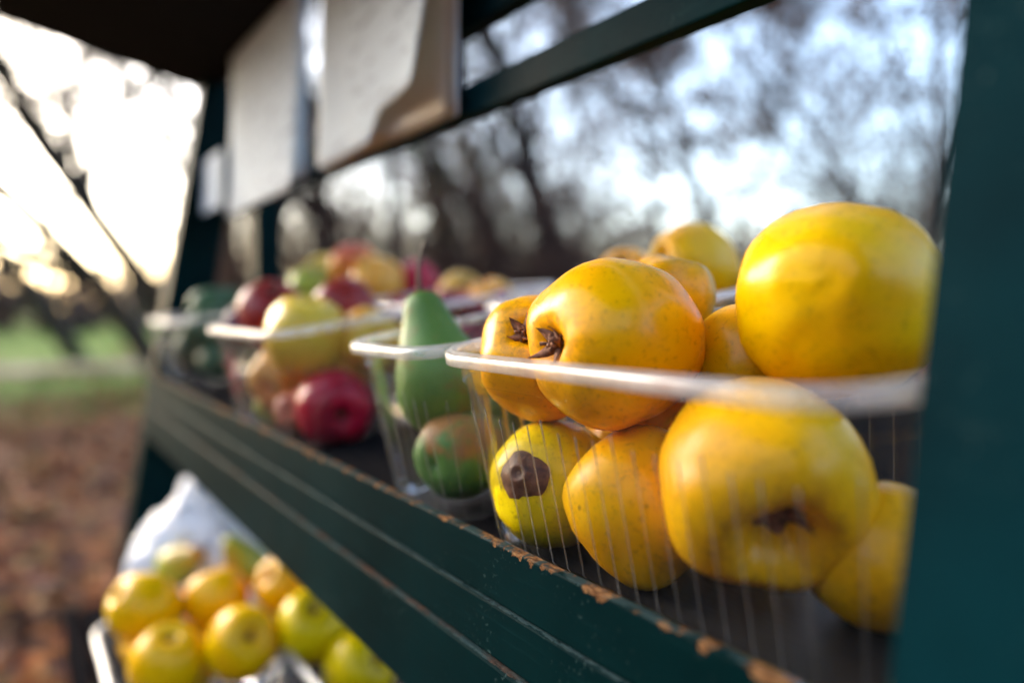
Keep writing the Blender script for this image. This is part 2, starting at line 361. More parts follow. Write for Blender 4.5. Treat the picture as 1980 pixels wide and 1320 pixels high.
# shelf boards (two planks, tilted)
for k, (c0, c1) in enumerate(((0.0, 0.155), (0.158, 0.33))):
    cm = (c0 + c1) / 2; p = on_shelf((XL + XR) / 2, cm, -0.009); p.z -= H
    box('shelf_plank', p, (XR - XL, c1 - c0, 0.018), M['shelfwood'], stand, 0.001, rotx=TILT)
def strip(name, y0, z1, z0, mat, th=0.016, bev=0.0015, xl=XL, xr=XR):
    return box(name, ((xl + xr) / 2, y0 + th / 2, (z0 + z1) / 2), (xr - xl, th, z1 - z0), mat, stand, bev)
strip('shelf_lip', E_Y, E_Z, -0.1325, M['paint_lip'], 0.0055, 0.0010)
strip('edge_moulding', E_Y - 0.0012, -0.1330, -0.1580, M['paint_strip'], 0.02, 0.0014)
strip('apron_board', E_Y - 0.0035, -0.1586, -0.2076, M['paint_apron'], 0.022, 0.0018)
# uprights: leaning front posts, upright rear posts
LEAN = 0.175
def post(name, x0, x1, yf, zref, depth, z0, z1, lean, mat):
    """yf = front face y at height zref"""
    v = []
    for z in (z0, z1):
        y = yf + lean * (z - zref)
        v += [(x0, y, z + H), (x1, y, z + H), (x1, y + depth, z + H), (x0, y + depth, z + H)]
    bm = bmesh.new(); bv = [bm.verts.new(q) for q in v]
    for f in ((0, 1, 5, 4), (1, 2, 6, 5), (2, 3, 7, 6), (3, 0, 4, 7), (3, 2, 1, 0), (4, 5, 6, 7)): bm.faces.new([bv[i] for i in f])
    bmesh.ops.bevel(bm, geom=bm.edges[:], offset=0.003, segments=2, affect='EDGES')
    me = bpy.data.meshes.new(name); bm.to_mesh(me); bm.free(); me.materials.append(mat)
    return link(bpy.data.objects.new(name, me), stand)
post('front_post', -0.071, -0.012, 0.165, -0.03, 0.0035 + 0.024, -H, 0.40, LEAN, M['paint_post'])
post('front_post', XL - 0.03, XL + 0.022, 0.196, -0.03, 0.07, -H, 0.37, LEAN, M['paint'])
post('rear_post', XL - 0.03, XL + 0.018, 0.345, 0, 0.045, -H, 0.40, 0.0, M['paint'])
post('rear_post', -0.06, -0.012, 0.475, 0, 0.04, -H, 0.40, 0.0, M['paint'])
# rails across the back
box('cross_rail', ((XL + XR) / 2, 0.2925 + 0.007, 0.1605), (XR - XL, 0.014, 0.0245), M['paint_post'], stand, 0.0015)
box('upper_board', (-0.27, 0.31, 0.262), (0.52, 0.016, 0.080), M['paint_post'], stand, 0.0015)
box('paper_shadow_strip', (-0.505, 0.300, 0.27), (0.022, 0.03, 0.20), M['roof'], stand, 0.0015)  # dark strip standing in for the papers' shadow on the board
# roof board rising towards the front
ra = math.atan2(-0.06, 0.30)
box('roof', ((XL + 0.12) / 2 - 0.03, 0.145, 0.405), (0.12 - XL + 0.04, 0.31, 0.018), M['roof'], stand, 0.002, rotx=ra)
# lower shelf
L_Y, L_Z, L_T = 0.070, -0.475, 0.20
def on_low(x, c, n):
    return Vector((x, L_Y + c * math.cos(L_T) - n * math.sin(L_T), L_Z + c * math.sin(L_T) + n * math.cos(L_T) + H))
for k in range(3):
    p = on_low((XL + XR) / 2, 0.06 + 0.123 * k, -0.009); p.z -= H
    box('lower_shelf_plank', p, (XR - XL, 0.12, 0.018), M['shelfwood'], stand, 0.0015, rotx=L_T)
strip('lower_lip', L_Y - 0.018, L_Z + 0.012, L_Z - 0.07, M['shelfwood'], 0.016, 0.0015)

# ------------------------------------------------------------------ punnets
def perimeter(a, b, r, ribs, step=0.0095):
    """rounded rectangle as list of (x, y, nx, ny, rib 0/1); a, b half sizes"""
    segs = []
    out = []
    nc = 14
    corners = [(a - r, b - r, 0), (-(a - r), b - r, 90), (-(a - r), -(b - r), 180), (a - r, -(b - r), 270)]
    for i, (cx, cy_, a0) in enumerate(corners):
        for k in range(nc + 1):
            an = R(a0 + 90 * k / nc); rib = 1 if (k % 5 == 2) else 0
            out.append((cx + r * math.cos(an), cy_ + r * math.sin(an), math.cos(an), math.sin(an), rib))
        nx = corners[(i + 1) % 4]
        an = R(a0 + 90); s = Vector((cx + r * math.cos(an), cy_ + r * math.sin(an)))
        e = Vector((nx[0] + r * math.cos(R(nx[2])), nx[1] + r * math.sin(R(nx[2]))))
        ln = (e - s).length; cnt = max(1, int(ln / step)); dirv = (e - s) / ln
        for k in range(cnt):
            cpos = (k + 0.5) / cnt * ln
            for off, rb in ((-0.0011, 0), (-0.0004, 1), (0.0004, 1), (0.0011, 0)):
                q = s + dirv * (cpos + off); out.append((q.x, q.y, math.cos(an), math.sin(an), rb))
    return out
def make_punnet(L, W, h, label, group='clear plastic fruit punnets', ins=0.008, r=0.026):
    root = empty('fruit_punnet'); tag(root, label, 'punnet', group)
    base = perimeter(L / 2, W / 2, r, True); n = len(base)
    levels = [(0.0, 0.010, 0), (0.0012, 0.0055, 0), (0.004, 0.0022, 0), (0.009, 0.0004, 0), (0.0095, 0.0004, 1)]
    for k in range(1, 7): levels.append((0.0095 + (h * 0.74 - 0.0095) * k / 6, 0, 1))
    levels += [(h * 0.74 + 0.0006, 0, 0), (h * 0.86, 0, 0), (h * 0.862, -0.0012, 0), (h, -0.0012, 0)]
    vv, ff = [], []
    for z, inn, rb in levels:
        d = ins * (1 - z / h) + inn
        for (x, y, nx, ny, rib) in base:
            o = -d + (0.0003 if (rib and rb) else 0)
            vv.append((x + nx * o, y + ny * o, z))
    for i in range(len(levels) - 1):
        for j in range(n):
            j2 = (j + 1) % n; ff.append((i * n + j, i * n + j2, (i + 1) * n + j2, (i + 1) * n + j))
    ff.append(tuple(range(n))[::-1])
    w = mesh_obj('wall', vv, ff, M['pl'], root)
    me = w.data; me.materials.append(M['base']); me.polygons[len(ff) - 1].material_index = 1; me.polygons.foreach_set('use_smooth', [True] * len(me.polygons)); me.polygons[len(ff) - 1].use_smooth = False
    me.set_sharp_from_angle(angle=R(25))
    rv, rf = [], []
    seen = 0
    for k in range(n):
        if not base[k][4] or (k and base[k - 1][4]): continue
        x, y, nx, ny, _ = base[k]
        if base[(k + 1) % n][4]: x, y = (x + base[(k + 1) % n][0]) / 2, (y + base[(k + 1) % n][1]) / 2
        seen += 1; pts = []
        for z in [0.0035, 0.0095] + [0.0095 + (h * (0.72 if seen % 4 else 0.76) - 0.0095) * q / 4 for q in range(1, 5)]:
            o = -(ins * (1 - z / h) + (0.0022 if z < .005 else 0)) + 0.0004; pts.append(Vector((x + nx * o, y + ny * o, z)))
        v2, f2 = tube_path(pts, [0.00034] * len(pts), 5); o = len(rv); rv += v2; rf += [tuple(i + o for i in q) for q in f2]
    mesh_obj('ribbing', rv, rf, M['rib'], root)
    prof = [(0.0, -0.0004), (0.0002, 0.0012), (0.0014, 0.0022), (0.0026, 0.0019), (0.0034, 0.0010), (0.0040, 0.0012), (0.0048, 0.0014), (0.0055, 0.0006),
            (0.0058, -0.0012), (0.0058, -0.0040), (0.0052, -0.0041), (0.0050, -0.0014), (0.0042, -0.0002), (0.002, 0.0002)]
    rim_p = perimeter(L / 2, W / 2, r, False, 0.02); n = len(rim_p); vv, ff = [], []
    for (o, z) in prof:
        for (x, y, nx, ny, _) in rim_p: vv.append((x + nx * (o + 0.0009), y + ny * (o + 0.0009), h + z))
    k = len(prof)
    for i in range(k):
        for j in range(n):
            j2 = (j + 1) % n; i2 = (i + 1) % k; ff.append((i * n + j, i * n + j2, i2 * n + j2, i2 * n + j))
    mesh_obj('rim', vv, ff, M['rim'], root)
    return root
def put_punnet(root, p, tilt, yaw=0.0):
    root.matrix_world = Matrix.Translation(p) @ Matrix.Rotation(tilt, 4, 'X') @ Matrix.Rotation(yaw, 4, 'Z')

HP = 0.0985
# front row: quinces, pears (turned), apples, dark pears; back row
P = []
def shelf_punnet(x0, x1, c0, c1, h, label, yaw=0.0, turned=False, r=0.026):
    L, W = x1 - x0, c1 - c0
    if turned: pn = make_punnet(W, L, h, label, r=r); yaw += math.pi / 2
    else: pn = make_punnet(L, W, h, label, r=r)
    put_punnet(pn, on_shelf((x0 + x1) / 2, (c0 + c1) / 2, 0.0006), TILT, yaw); return pn
shelf_punnet(-0.286, -0.078, -0.001, 0.126, HP, 'clear ribbed plastic punnet heaped with quinces, nearest the camera beside the right post', r=0.03)
shelf_punnet(-0.392, -0.289, -0.001, 0.150, HP, 'clear plastic punnet holding green pears beside the nearest quince punnet', turned=True)
shelf_punnet(-0.735, -0.520, -0.004, 0.120, 0.100, 'clear plastic punnet of mixed red and yellow apples in the front row')
shelf_punnet(-1.185, -0.985, 0.010, 0.130, HP, 'clear plastic punnet of dark green pears beside the far left post')
shelf_punnet(-0.470, -0.270, 0.150, 0.300, HP, 'clear plastic punnet of small quinces in the back row behind the nearest punnet')
shelf_punnet(-0.760, -0.545, 0.150, 0.300, HP, 'clear plastic punnet of red grapes and russet apples in the back row behind the pears')
shelf_punnet(-1.060, -0.775, 0.150, 0.300, HP, 'clear plastic punnet of blushed apples in the back row behind the front apples')
def low_punnet(x0, x1, c0, c1, h, label):
    pn = make_punnet(x1 - x0, c1 - c0, h, label); put_punnet(pn, on_low((x0 + x1) / 2, (c0 + c1) / 2, 0.0006), L_T); return pn
low_punnet(-0.925, -0.655, 0.020, 0.160, 0.095, 'clear plastic punnet of yellow quinces at the front of the lower shelf')
low_punnet(-0.800, -0.530, 0.172, 0.300, 0.095, 'clear plastic punnet of yellow and greenish quinces at the back of the lower shelf')

# ------------------------------------------------------------------ fruit
PROFILES = {
    'quince': [(0, -.84), (.13, -.95), (.36, -.97), (.68, -.78), (.92, -.40), (1.0, .02), (.97, .40), (.80, .74), (.54, .94), (.32, .97), (.18, .89), (.09, .80), (0, .78)],
    'quince_long': [(0, -.98), (.12, -1.06), (.32, -1.06), (.60, -.86), (.88, -.42), (1.0, .05), (.96, .46), (.78, .82), (.52, 1.02), (.30, 1.05), (.16, .94), (.07, .8), (0, .76)],
    'quince_deep': [(0, -.84), (.13, -.95), (.36, -.97), (.68, -.78), (.92, -.40), (1.0, .02), (.98, .40), (.88, .70), (.70, .88), (.52, .93), (.34, .80), (.20, .55), (.08, .42), (0, .40)],
    'quince_knob': [(0, -.84), (.13, -.95), (.36, -.97), (.68, -.78), (.92, -.40), (1.0, .02), (.96, .40), (.80, .70), (.56, .88), (.32, .965), (.12, .99), (0, .99)],
    'quince_smooth': [(0, -1.02), (.2, -1.0), (.42, -.93), (.72, -.70), (.93, -.36), (1.0, .02), (.97, .40), (.80, .74), (.54, .94), (.32, .97), (.17, .86), (.08, .72), (0, .68)],
    'apple': [(0, -.66), (.12, -.80), (.34, -.91), (.68, -.78), (.93, -.36), (1.0, .08), (.92, .50), (.66, .82), (.38, .92), (.17, .82), (.06, .64), (0, .58)],
    'plum': [(0, -1.05), (.3, -1.0), (.7, -.72), (.95, -.3), (1, .1), (.9, .5), (.6, .86), (.3, 1.0), (.1, 1.0), (0, .95)],
    'pear': [(0, -.86), (.14, -.95), (.40, -.96), (.74, -.76), (.97, -.32), (1.0, .10), (.88, .55), (.68, .98), (.52, 1.36), (.43, 1.62), (.32, 1.80), (.16, 1.88), (0, 1.86)],
}
def fruit_mesh(kind, rad, seed, lob=0.03, lump=0.05, seg=44, rings=34):
    pr = spline(PROFILES[kind], rings); vv, ff = [], []
    ph = seed * 1.7; top = max(p[1] for p in pr)
    for i, (r_, z_) in enumerate(pr):
        if i in (0, rings): vv.append(Vector((0, 0, z_ * rad))); continue
        w = smoothstep(-.2, 1.0, z_ / top) + 0.25
        for j in range(seg):
            a = 2 * math.pi * j / seg
            lobe = 1 + lob * w * (math.cos(5 * a + ph) + 0.6 * math.cos(3 * a + ph * 2.1) + 0.5 * math.cos(2 * a + ph * .7))
            q = Vector((r_ * math.cos(a) * lobe, r_ * math.sin(a) * lobe, z_))
            nn = q.normalized()
            s = 1 + lump * noise.noise(nn * 1.15 + Vector((seed * 3.1, seed * 1.3, seed))) + lump * .45 * noise.noise(nn * 2.7 + Vector((seed, seed * 2.3, 7))) + lump * .16 * noise.noise(nn * 6.5 + Vector((seed, 3, seed * 1.7)))
            vv.append(q * s * rad)
    idx = lambda i, j: 1 + (i - 1) * seg + j % seg
    last = len(vv) - 1
    for j in range(seg):
        ff.append((0, idx(1, j + 1), idx(1, j)))
        for i in range(1, rings - 1): ff.append((idx(i, j), idx(i, j + 1), idx(i + 1, j + 1), idx(i + 1, j)))
        ff.append((last, idx(rings - 1, j), idx(rings - 1, j + 1)))
    return vv, ff
def calyx(parent, rad, z, seed, size=1.0, open_=1.0):
    """dry five-pointed calyx: curled pointed sepals round a tuft of old stamens"""
    rg = random.Random(seed); vv, ff = [], []
    for k in range(5):
        a = 2 * math.pi * k / 5 + rg.uniform(-.25, .25); ln = rad * rg.uniform(.20, .32) * size; w = rad * .085 * size
        d = Vector((math.cos(a), math.sin(a), 0)); s = Vector((-math.sin(a), math.cos(a), 0)); o = len(vv)
        curl = rg.uniform(.2, .9)
        for i in range(5):
            t = i / 4; ww = w * (1 - t) ** .7 * (0.8 + .9 * t * (1 - t)) + rad * .004
            c = d * (rad * .03 + ln * t * open_ * (1 - .35 * curl * t)) + Vector((0, 0, z + ln * (0.30 + .75 * curl * t * t) * t + rad * .05))
            th = Vector((0, 0, rad * .014))
            vv += [c - s * ww + th * .3, c + th * 1.6, c + s * ww + th * .3, c - th]
            if i:
                b = o + 4 * (i - 1)
                for q in range(4): q2 = (q + 1) % 4; ff.append((b + q, b + q2, b + 4 + q2, b + 4 + q))
    for k in range(16):
        a = rg.uniform(0, 6.28); rr = rad * rg.uniform(0, .10) * size
        p0 = Vector((rr * math.cos(a), rr * math.sin(a), z - rad * .02)); p1 = p0 + Vector((rg.gauss(0, .05), rg.gauss(0, .05), rg.uniform(.07, .17))) * rad * size
        v2, f2 = tube_path([p0, (p0 + p1) / 2 + Vector((rg.gauss(0, .01), rg.gauss(0, .01), 0)) * rad, p1], [rad * .022, rad * .018, rad * .026], 5)
        o = len(vv); vv += v2; ff += [tuple(i + o for i in f) for f in f2]
    return mesh_obj('calyx', vv, ff, M['calyx'], parent)
def stem(parent, rad, z0, bend, length, thick):
    pts, rr = [], []
    for i in range(9):
        t = i / 8; pts.append(Vector((bend[0] * t * t, bend[1] * t * t, z0 + length * t))); rr.append(thick * (1 + .5 * (t > .9) - .25 * t))
    v, f = tube_path(pts, rr, 7); return mesh_obj('stem', v, f, M['stem'], parent)
def scar(parent, rad, z, seed):
    """sunken brown stalk scar with a raised ring"""
    vv, ff = [], []; prof = [(0, .10), (.05, .09), (.08, .135), (.12, .14), (.16, .09), (.22, .055), (.29, .03), (.34, -.03)]
    sg = 32
    for (r_, h_) in prof:
        for k in range(sg):
            a = 2 * math.pi * k / sg; q = 1 + (.16 * noise.noise((math.cos(a) * 1.3, math.sin(a) * 1.3, seed)) + .07 * noise.noise((math.cos(a) * 4, math.sin(a) * 4, seed))) * (r_ > .1)
            vv.append(Vector((r_ * q * math.cos(a) * rad * 1.3, r_ * q * math.sin(a) * rad * 1.15, (z / rad + h_ * .8 - (r_ * 1.0) ** 2 * .45) * rad)))
    for i in range(len(prof) - 1):
        for k in range(sg): k2 = (k + 1) % sg; ff.append((i * sg + k, i * sg + k2, (i + 1) * sg + k2, (i + 1) * sg + k))
    return mesh_obj('stalk_scar', vv, ff, M['scar'], parent)
def axis(r, u, f):
    """a direction told by right, up and away as seen by someone standing where the camera stands"""
    return (Vector((0.592, 0.806, 0)) * r + Vector((0, 0, 1)) * u + Vector((-0.806, 0.592, 0)) * f).normalized()
FRUIT_N = [0]
def fruit(name, kind, mat, pos, rad, ax, label, cat, group, end='calyx', lob=0.03, lump=0.05, stretch=(1, 1, 1), seed=None, roll=0.0, csize=1.0, detail=True, stem_len=.6, bend=(.004, 0)):
    FRUIT_N[0] += 1; sd = seed if seed is not None else FRUIT_N[0]
    v, f = fruit_mesh(kind, rad, sd, lob, lump, 48 if detail else 24, 36 if detail else 18)
    v = [Vector((q.x * stretch[0], q.y * stretch[1], q.z * stretch[2])) for q in v]
    o = mesh_obj(name, v, f, M[mat]); tag(o, label, cat, group)
    q = ax.to_track_quat('Z', 'Y')
    o.matrix_world = Matrix.Translation((pos[0], pos[1], pos[2] + H)) @ q.to_matrix().to_4x4() @ Matrix.Rotation(roll, 4, 'Z')
    zt = v[-1].z
    if end == 'calyx': calyx(o, rad, zt + rad * .03, sd, csize)
    elif end == 'scar': scar(o, rad, max(q.z for q in v) - rad * .005, sd)
    elif end == 'stem': stem(o, rad, zt - .001, bend, rad * stem_len, rad * .055)
    return o
QN = 'quinces in the nearest punnet'
def quince(pos, rad, ax, label, group=QN, mat='quince', kind='quince', **kw):
    return fruit('quince', kind, mat, pos, rad, ax, label, 'quince', group, **kw)
quince((-0.209, 0.2085, -0.016), 0.0355, axis(-.86, .03, -.50), 'big glossy quince with a brown star calyx facing left, nearest punnet', mat='quince_gold', lob=0.028, lump=0.055, seed=3.2, csize=1.15, stretch=(1.03, 1, .98))
quince((-0.254, 0.203, -0.026), 0.0285, axis(-.30, .55, -.75), 'small quince in the left corner of the nearest punnet, dark calyx on top', mat='quince_gold', lob=0.045, lump=0.06, seed=7.1, csize=1.35)
quince((-0.136, 0.2505, 0.002), 0.0372, axis(.55, -.15, .8), 'largest quince, topmost at the right beside the post', mat='quince_gold', lob=0.016, lump=0.07, seed=11.4, end='none', kind='quince_smooth')
quince((-0.181, 0.2600, -0.029), 0.0275, axis(.45, .8, -.1), 'speckled darker quince wedged between the two biggest upper quinces', mat='quince_old', seed=5.5, csize=1.1)
quince((-0.2500, 0.2100, -0.0850), 0.0300, axis(-.55, .32, -.75), 'lemon yellow quince with a round brown scar, bottom left of nearest punnet', mat='quince_green', end='scar', seed=9.3, lob=0.012, kind='quince_knob')
quince((-0.199, 0.2150, -0.084), 0.0315, axis(.62, -.55, -.35), 'shiny orange yellow quince at the bottom middle of the nearest punnet', seed=14.2, lob=0.05, lump=0.07)
quince((-0.144, 0.2165, -0.061), 0.0355, axis(-.06, -.46, -.88), 'big quince pressed to the front wall, hollow calyx facing the camera', seed=21.7, lob=0.035, lump=0.06, csize=1.7, kind='quince_deep')
quince((-0.112, 0.2390, -0.086), 0.0250, axis(.5, .2, -.6), 'shaded quince at the bottom right rear of the nearest punnet', seed=31.0)
quince((-0.193, 0.2720, -0.083), 0.0270, axis(-.3, .6, .6), 'quince glimpsed low between the bottom fruit, rear middle of nearest punnet', seed=33.0, end='none')
quince((-0.250, 0.2600, -0.080), 0.0270, axis(.3, .9, .1), 'quince at the bottom rear left of the nearest punnet', seed=35.0)
quince((-0.233, 0.2690, 0.002), 0.0230, axis(.25, .95, -.1), 'small lobed orange quince on top, behind the star calyx quince', mat='quince_old', lob=0.075, seed=43.3, end='none')
quince((-0.236, 0.2620, -0.040), 0.0225, axis(-.25, .5, .4), 'small quince filling the gap under the lobed orange quince', seed=37.0, end='none')
QB = 'small quinces in the back row punnet'
quince((-0.357, 0.4450, 0.030), 0.0345, axis(-.85, .28, -.40), 'quince with a dark bruised tip, rear of the back row quince punnet', QB, kind='quince_long', seed=41.0, lob=0.02)
quince((-0.425, 0.4350, 0.020), 0.0275, axis(-.2, .7, -.5), 'small round quince farthest left in the back row punnet', QB, seed=45.0)
quince((-0.310, 0.4000, -0.045), 0.0290, axis(.3, .2, -.9), 'quince low at the right of the back row quince punnet', QB, seed=47.0)
quince((-0.395, 0.4050, -0.048), 0.0290, axis(-.3, .2, -.9), 'quince low at the left of the back row quince punnet', QB, seed=49.0)
quince((-0.345, 0.4480, -0.035), 0.0280, axis(0, .8, -.2), 'quince buried in the middle of the back row quince punnet', QB, seed=51.0, end='none')
# pears
PG = 'green pears beside the quinces'
fruit('pear', 'pear', 'pear', (-0.357, 0.2100, -0.047), 0.0285, axis(-.24, .95, .10), 'tall green pear standing upright with a long dark stem', 'pear', PG, end='stem', lob=0.015, lump=0.05, stem_len=1.15, bend=(-.014, .004), seed=2.2, stretch=(1, 1, 1.08))
fruit('pear', 'pear', 'pear_russet', (-0.333, 0.2080, -0.0850), 0.0255, axis(.55, .10, .80), 'round green pear with a russet patch lying under the upright pear', 'pear', PG, end='none', seed=4.4, lump=0.05)
fruit('pear', 'pear', 'pear', (-0.360, 0.2750, -0.062), 0.0280, axis(.3, .5, .6), 'green pear lying at the rear of the pear punnet', 'pear', PG, end='stem', seed=6.6)
# mixed apples, front row
AG = 'mixed apples in the front row punnet'
def apple(pos, rad, ax, label, mat, group=AG, **kw):
    return fruit('apple', 'apple', mat, pos, rad, ax, label, 'apple', group, lob=0.022, lump=0.035, **kw)
apple((-0.695, 0.212, -0.008), 0.0335, axis(.2, .6, -.5), 'glossy dark red apple on top, left of the yellow apple', 'apple_dark', end='stem')
fruit('plum', 'plum', 'plum', (-0.718, 0.190, -0.018), 0.0190, axis(-.3, .6, -.5), 'dusky purple plum at the left edge of the apple punnet', 'plum', None, end='none', lob=.01)
apple((-0.583, 0.206, -0.026), 0.0350, axis(.2, .9, -.2), 'large yellow apple on top of the front apple punnet', 'apple_yellow', end='stem', stem_len=.25)
apple((-0.652, 0.211, -0.068), 0.0325, axis(-.3, -.25, -.9), 'orange and yellow apple at the front wall, calyx end showing', 'apple_orange')
apple((-0.554, 0.219, -0.085), 0.0325, axis(.45, -.15, -.85), 'crimson apple at the bottom right of the front apple punnet', 'apple_red')
apple((-0.605, 0.206, -0.095), 0.0200, axis(-.2, .3, -.9), 'small pink apple at the bottom, left of the crimson apple', 'apple_pink')
apple((-0.670, 0.207, -0.096), 0.0200, axis(.2, .1, -.9), 'small pale green apple in the bottom left of the front apple punnet', 'apple_green')
apple((-0.562, 0.255, -0.030), 0.0280, axis(.4, .8, .2), 'yellow apple behind the large yellow one, touching the side rim', 'apple_yellow', end='stem')
apple((-0.632, 0.262, -0.004), 0.0310, axis(-.4, .8, .2), 'shaded red apple at the rear of the front apple punnet', 'apple_dark', end='stem')
apple((-0.660, 0.270, -0.070), 0.0280, axis(-.4, .2, .6), 'bronze apple buried at the rear of the front apple punnet', 'apple_bronze', end='stem')
apple((-0.705, 0.245, -0.065), 0.0280, axis(-.6, .2, .3), 'crimson apple buried at the rear left of the front apple punnet', 'apple_red', end='none')
# dark pears by the far post
DG = 'dark green pears by the far post'
for i, (p, rr, lb) in enumerate([((-1.125, 0.245, 0.000), .030, 'dark green pear on top of the punnet by the far post'),
                                 ((-1.060, 0.225, -0.035), .033, 'dark green pear at the right of the punnet by the far post'),
                                 ((-1.125, 0.220, -0.065), .032, 'dark green pear low in the left of the punnet by the far post'),
                                 ((-1.035, 0.235, -0.080), .028, 'dark green pear low in the right of the punnet by the far post')]):
    fruit('pear', 'pear', 'pear_dark', p, rr * .9, axis(.5 - .4 * i, .35, .6), lb, 'pear', DG, end='stem', detail=False)
# back row of blushed apples
BG = 'blushed apples in the back row'
apple((-0.905, 0.330, 0.022), 0.0330, axis(.2, .7, -.6), 'red and green apple highest at the left of the back row', 'apple_green', BG, end='stem', detail=False)
apple((-0.985, 0.400, 0.033), 0.0320, axis(.0, .9, .1), 'golden apple on top at the rear left of the back row', 'apple_yellow', BG, end='stem', detail=False)
apple((-0.895, 0.385, 0.010), 0.0280, axis(.3, .3, -.8), 'small bright red apple in the middle of the back row', 'apple_red', BG, end='none', detail=False)
apple((-0.815, 0.385, 0.026), 0.0370, axis(-.2, .6, -.7), 'orange blushed apple right of the small red one in the back row', 'apple_orange', BG, end='none', detail=False)
apple((-0.800, 0.430, 0.028), 0.0310, axis(.4, .6, .4), 'scarlet apple tucked behind the orange blushed apple', 'apple_red', BG, end='stem', detail=False)
apple((-0.862, 0.372, 0.050), 0.0330, axis(.1, .8, -.5), 'orange red apple topmost in the middle of the back row heap', 'apple_orange', BG, end='stem', detail=False)
apple((-0.945, 0.365, 0.042), 0.0310, axis(-.3, .6, -.6), 'yellow apple with a red cheek topmost at the left of the back row heap', 'apple_yellow', BG, end='stem', detail=False)
apple((-0.830, 0.350, -0.040), 0.0320, axis(.4, .2, -.8), 'dark red apple low at the right of the back apple punnet', 'apple_dark', BG, end='none', detail=False)
apple((-0.930, 0.345, -0.042), 0.0320, axis(-.4, .2, -.8), 'yellow apple low in the middle of the back apple punnet', 'apple_yellow', BG, end='none', detail=False)
apple((-1.005, 0.350, -0.035), 0.0300, axis(-.4, .2, -.8), 'crimson apple low at the left of the back apple punnet', 'apple_red', BG, end='none', detail=False)
RG = 'russet apples over the red grapes'
apple((-0.665, 0.415, 0.012), 0.0270, axis(.3, .6, -.6), 'bronze russet apple on the red grapes behind the pear', 'apple_bronze', RG, end='stem', detail=False)
apple((-0.610, 0.420, 0.004), 0.0260, axis(-.3, .7, -.4), 'orange russet apple at the right, on the red grapes', 'apple_orange', RG, end='stem', detail=False)
bunch = empty('grape_bunch', (-0.655, 0.39, H - 0.04)); tag(bunch, 'bunch of dark red grapes filling the punnet behind the pears', 'grapes')
gvx, gfx = fruit_mesh('plum', 0.0105, 1.0, 0.0, 0.02, 14, 10)
gme = None; rg = random.Random(8); placed = []
for _ in range(900):
    q = on_shelf(rg.uniform(-0.735, -0.57), rg.uniform(.168, .282), rg.uniform(.012, .098))
    if all((q - w).length > .0195 for w in placed) and len(placed) < 90: placed.append(q)
for q in placed:
    if gme is None:
        o = mesh_obj('grape', gvx, gfx, M['berry'], bunch); gme = o.data
    else: o = link(bpy.data.objects.new('grape', gme), bunch)
    o.location = q - bunch.location; o.rotation_euler = (rg.uniform(0, 3), rg.uniform(0, 3), 0)
# lower shelf quinces
LG = 'quinces on the lower shelf'
for p, rr, mt, a, lb in [((-0.805, 0.108, -0.322), .0335, 'quince_gold', axis(-.5, .6, -.5), 'yellow quince at the left end of the front punnet on the lower shelf'),
                         ((-0.740, 0.117, -0.358), .0345, 'quince_gold', axis(.2, .9, -.3), 'yellow quince nearest the front rim on the lower shelf'),
                         ((-0.715, 0.180, -0.345), .0345, 'quince_gold', axis(.5, .5, -.6), 'orange yellow quince in the right corner of the lower front punnet'),
                         ((-0.795, 0.176, -0.330), .0320, 'quince_gold', axis(-.2, .9, .2), 'golden quince at the back of the lower front punnet'),
                         ((-0.865, 0.125, -0.385), .0310, 'quince_gold', axis(-.5, .2, -.6), 'quince low at the far left of the lower front punnet'),
                         ((-0.800, 0.140, -0.395), .0300, 'quince_gold', axis(.5, .2, -.6), 'quince buried in the middle of the lower front punnet'),
                         ((-0.765, 0.248, -0.318), .0330, 'quince_gold', axis(-.5, .6, -.6), 'bright yellow quince at the left of the lower back punnet'),
                         ((-0.695, 0.248, -0.340), .0350, 'quince_green', axis(.2, .8, -.5), 'greenish yellow quince in the middle of the lower back punnet'),
                         ((-0.640, 0.275, -0.365), .0345, 'quince_green', axis(.6, .4, -.5), 'lemon yellow quince at the right of the lower back punnet'),
                         ((-0.730, 0.290, -0.372), .0300, 'quince_gold', axis(.6, .4, .5), 'quince buried at the rear of the lower back punnet')]:
    quince(p, rr * 1.06, a, lb, LG, mat=mt, kind='quince_long', detail=False, end='calyx', lob=.02)
LP = 'pale green pears behind the lower quinces'
for p, a, lb in [((-0.985, 0.170, -0.345), axis(.6, .4, -.3), 'pale green pear beside the white bag, left of the lower quinces'),
                 ((-0.900, 0.235, -0.335), axis(-.3, .8, -.3), 'pale green pear right of the white bag on the lower shelf')]:
    fruit('pear', 'pear', 'apple_green', p, .027, a, lb, 'pear', LP, end='stem', detail=False)

# ------------------------------------------------------------------ crumpled white bag on the lower shelf
def bag_mesh():
    bm = bmesh.new(); bmesh.ops.create_icosphere(bm, subdivisions=5, radius=1.0)
    for v in bm.verts:
        n = v.co.normalized(); z = n.z
        tall = 1.0 if z < 0 else 1.0 + 0.45 * z ** 2
        s = 1 + .22 * noise.noise(n * 1.6 + Vector((3, 1, 2))) + .24 * (1 - abs(noise.noise(n * 3.6))) - .18 + .07 * (1 - abs(noise.noise(n * 9)))
        wx = 1.0 - .35 * max(0, z)
        v.co = Vector((n.x * .105 * s * wx + .02 * max(0, z), n.y * .085 * s * wx, max(-.045, n.z * .085 * s * tall)))
    me = bpy.data.meshes.new('plastic_bag'); bm.to_mesh(me); bm.free(); me.materials.append(M['bag'])
    me.polygons.foreach_set('use_smooth', [True] * len(me.polygons)); return me
bagl = on_low(-1.09, .17, .056)
b = link(bpy.data.objects.new('plastic_bag', bag_mesh())); b.location = bagl; b.scale = (1.3, 1.2, 1.2); tag(b, 'crumpled white plastic bag on the lower shelf by the far post', 'bag')

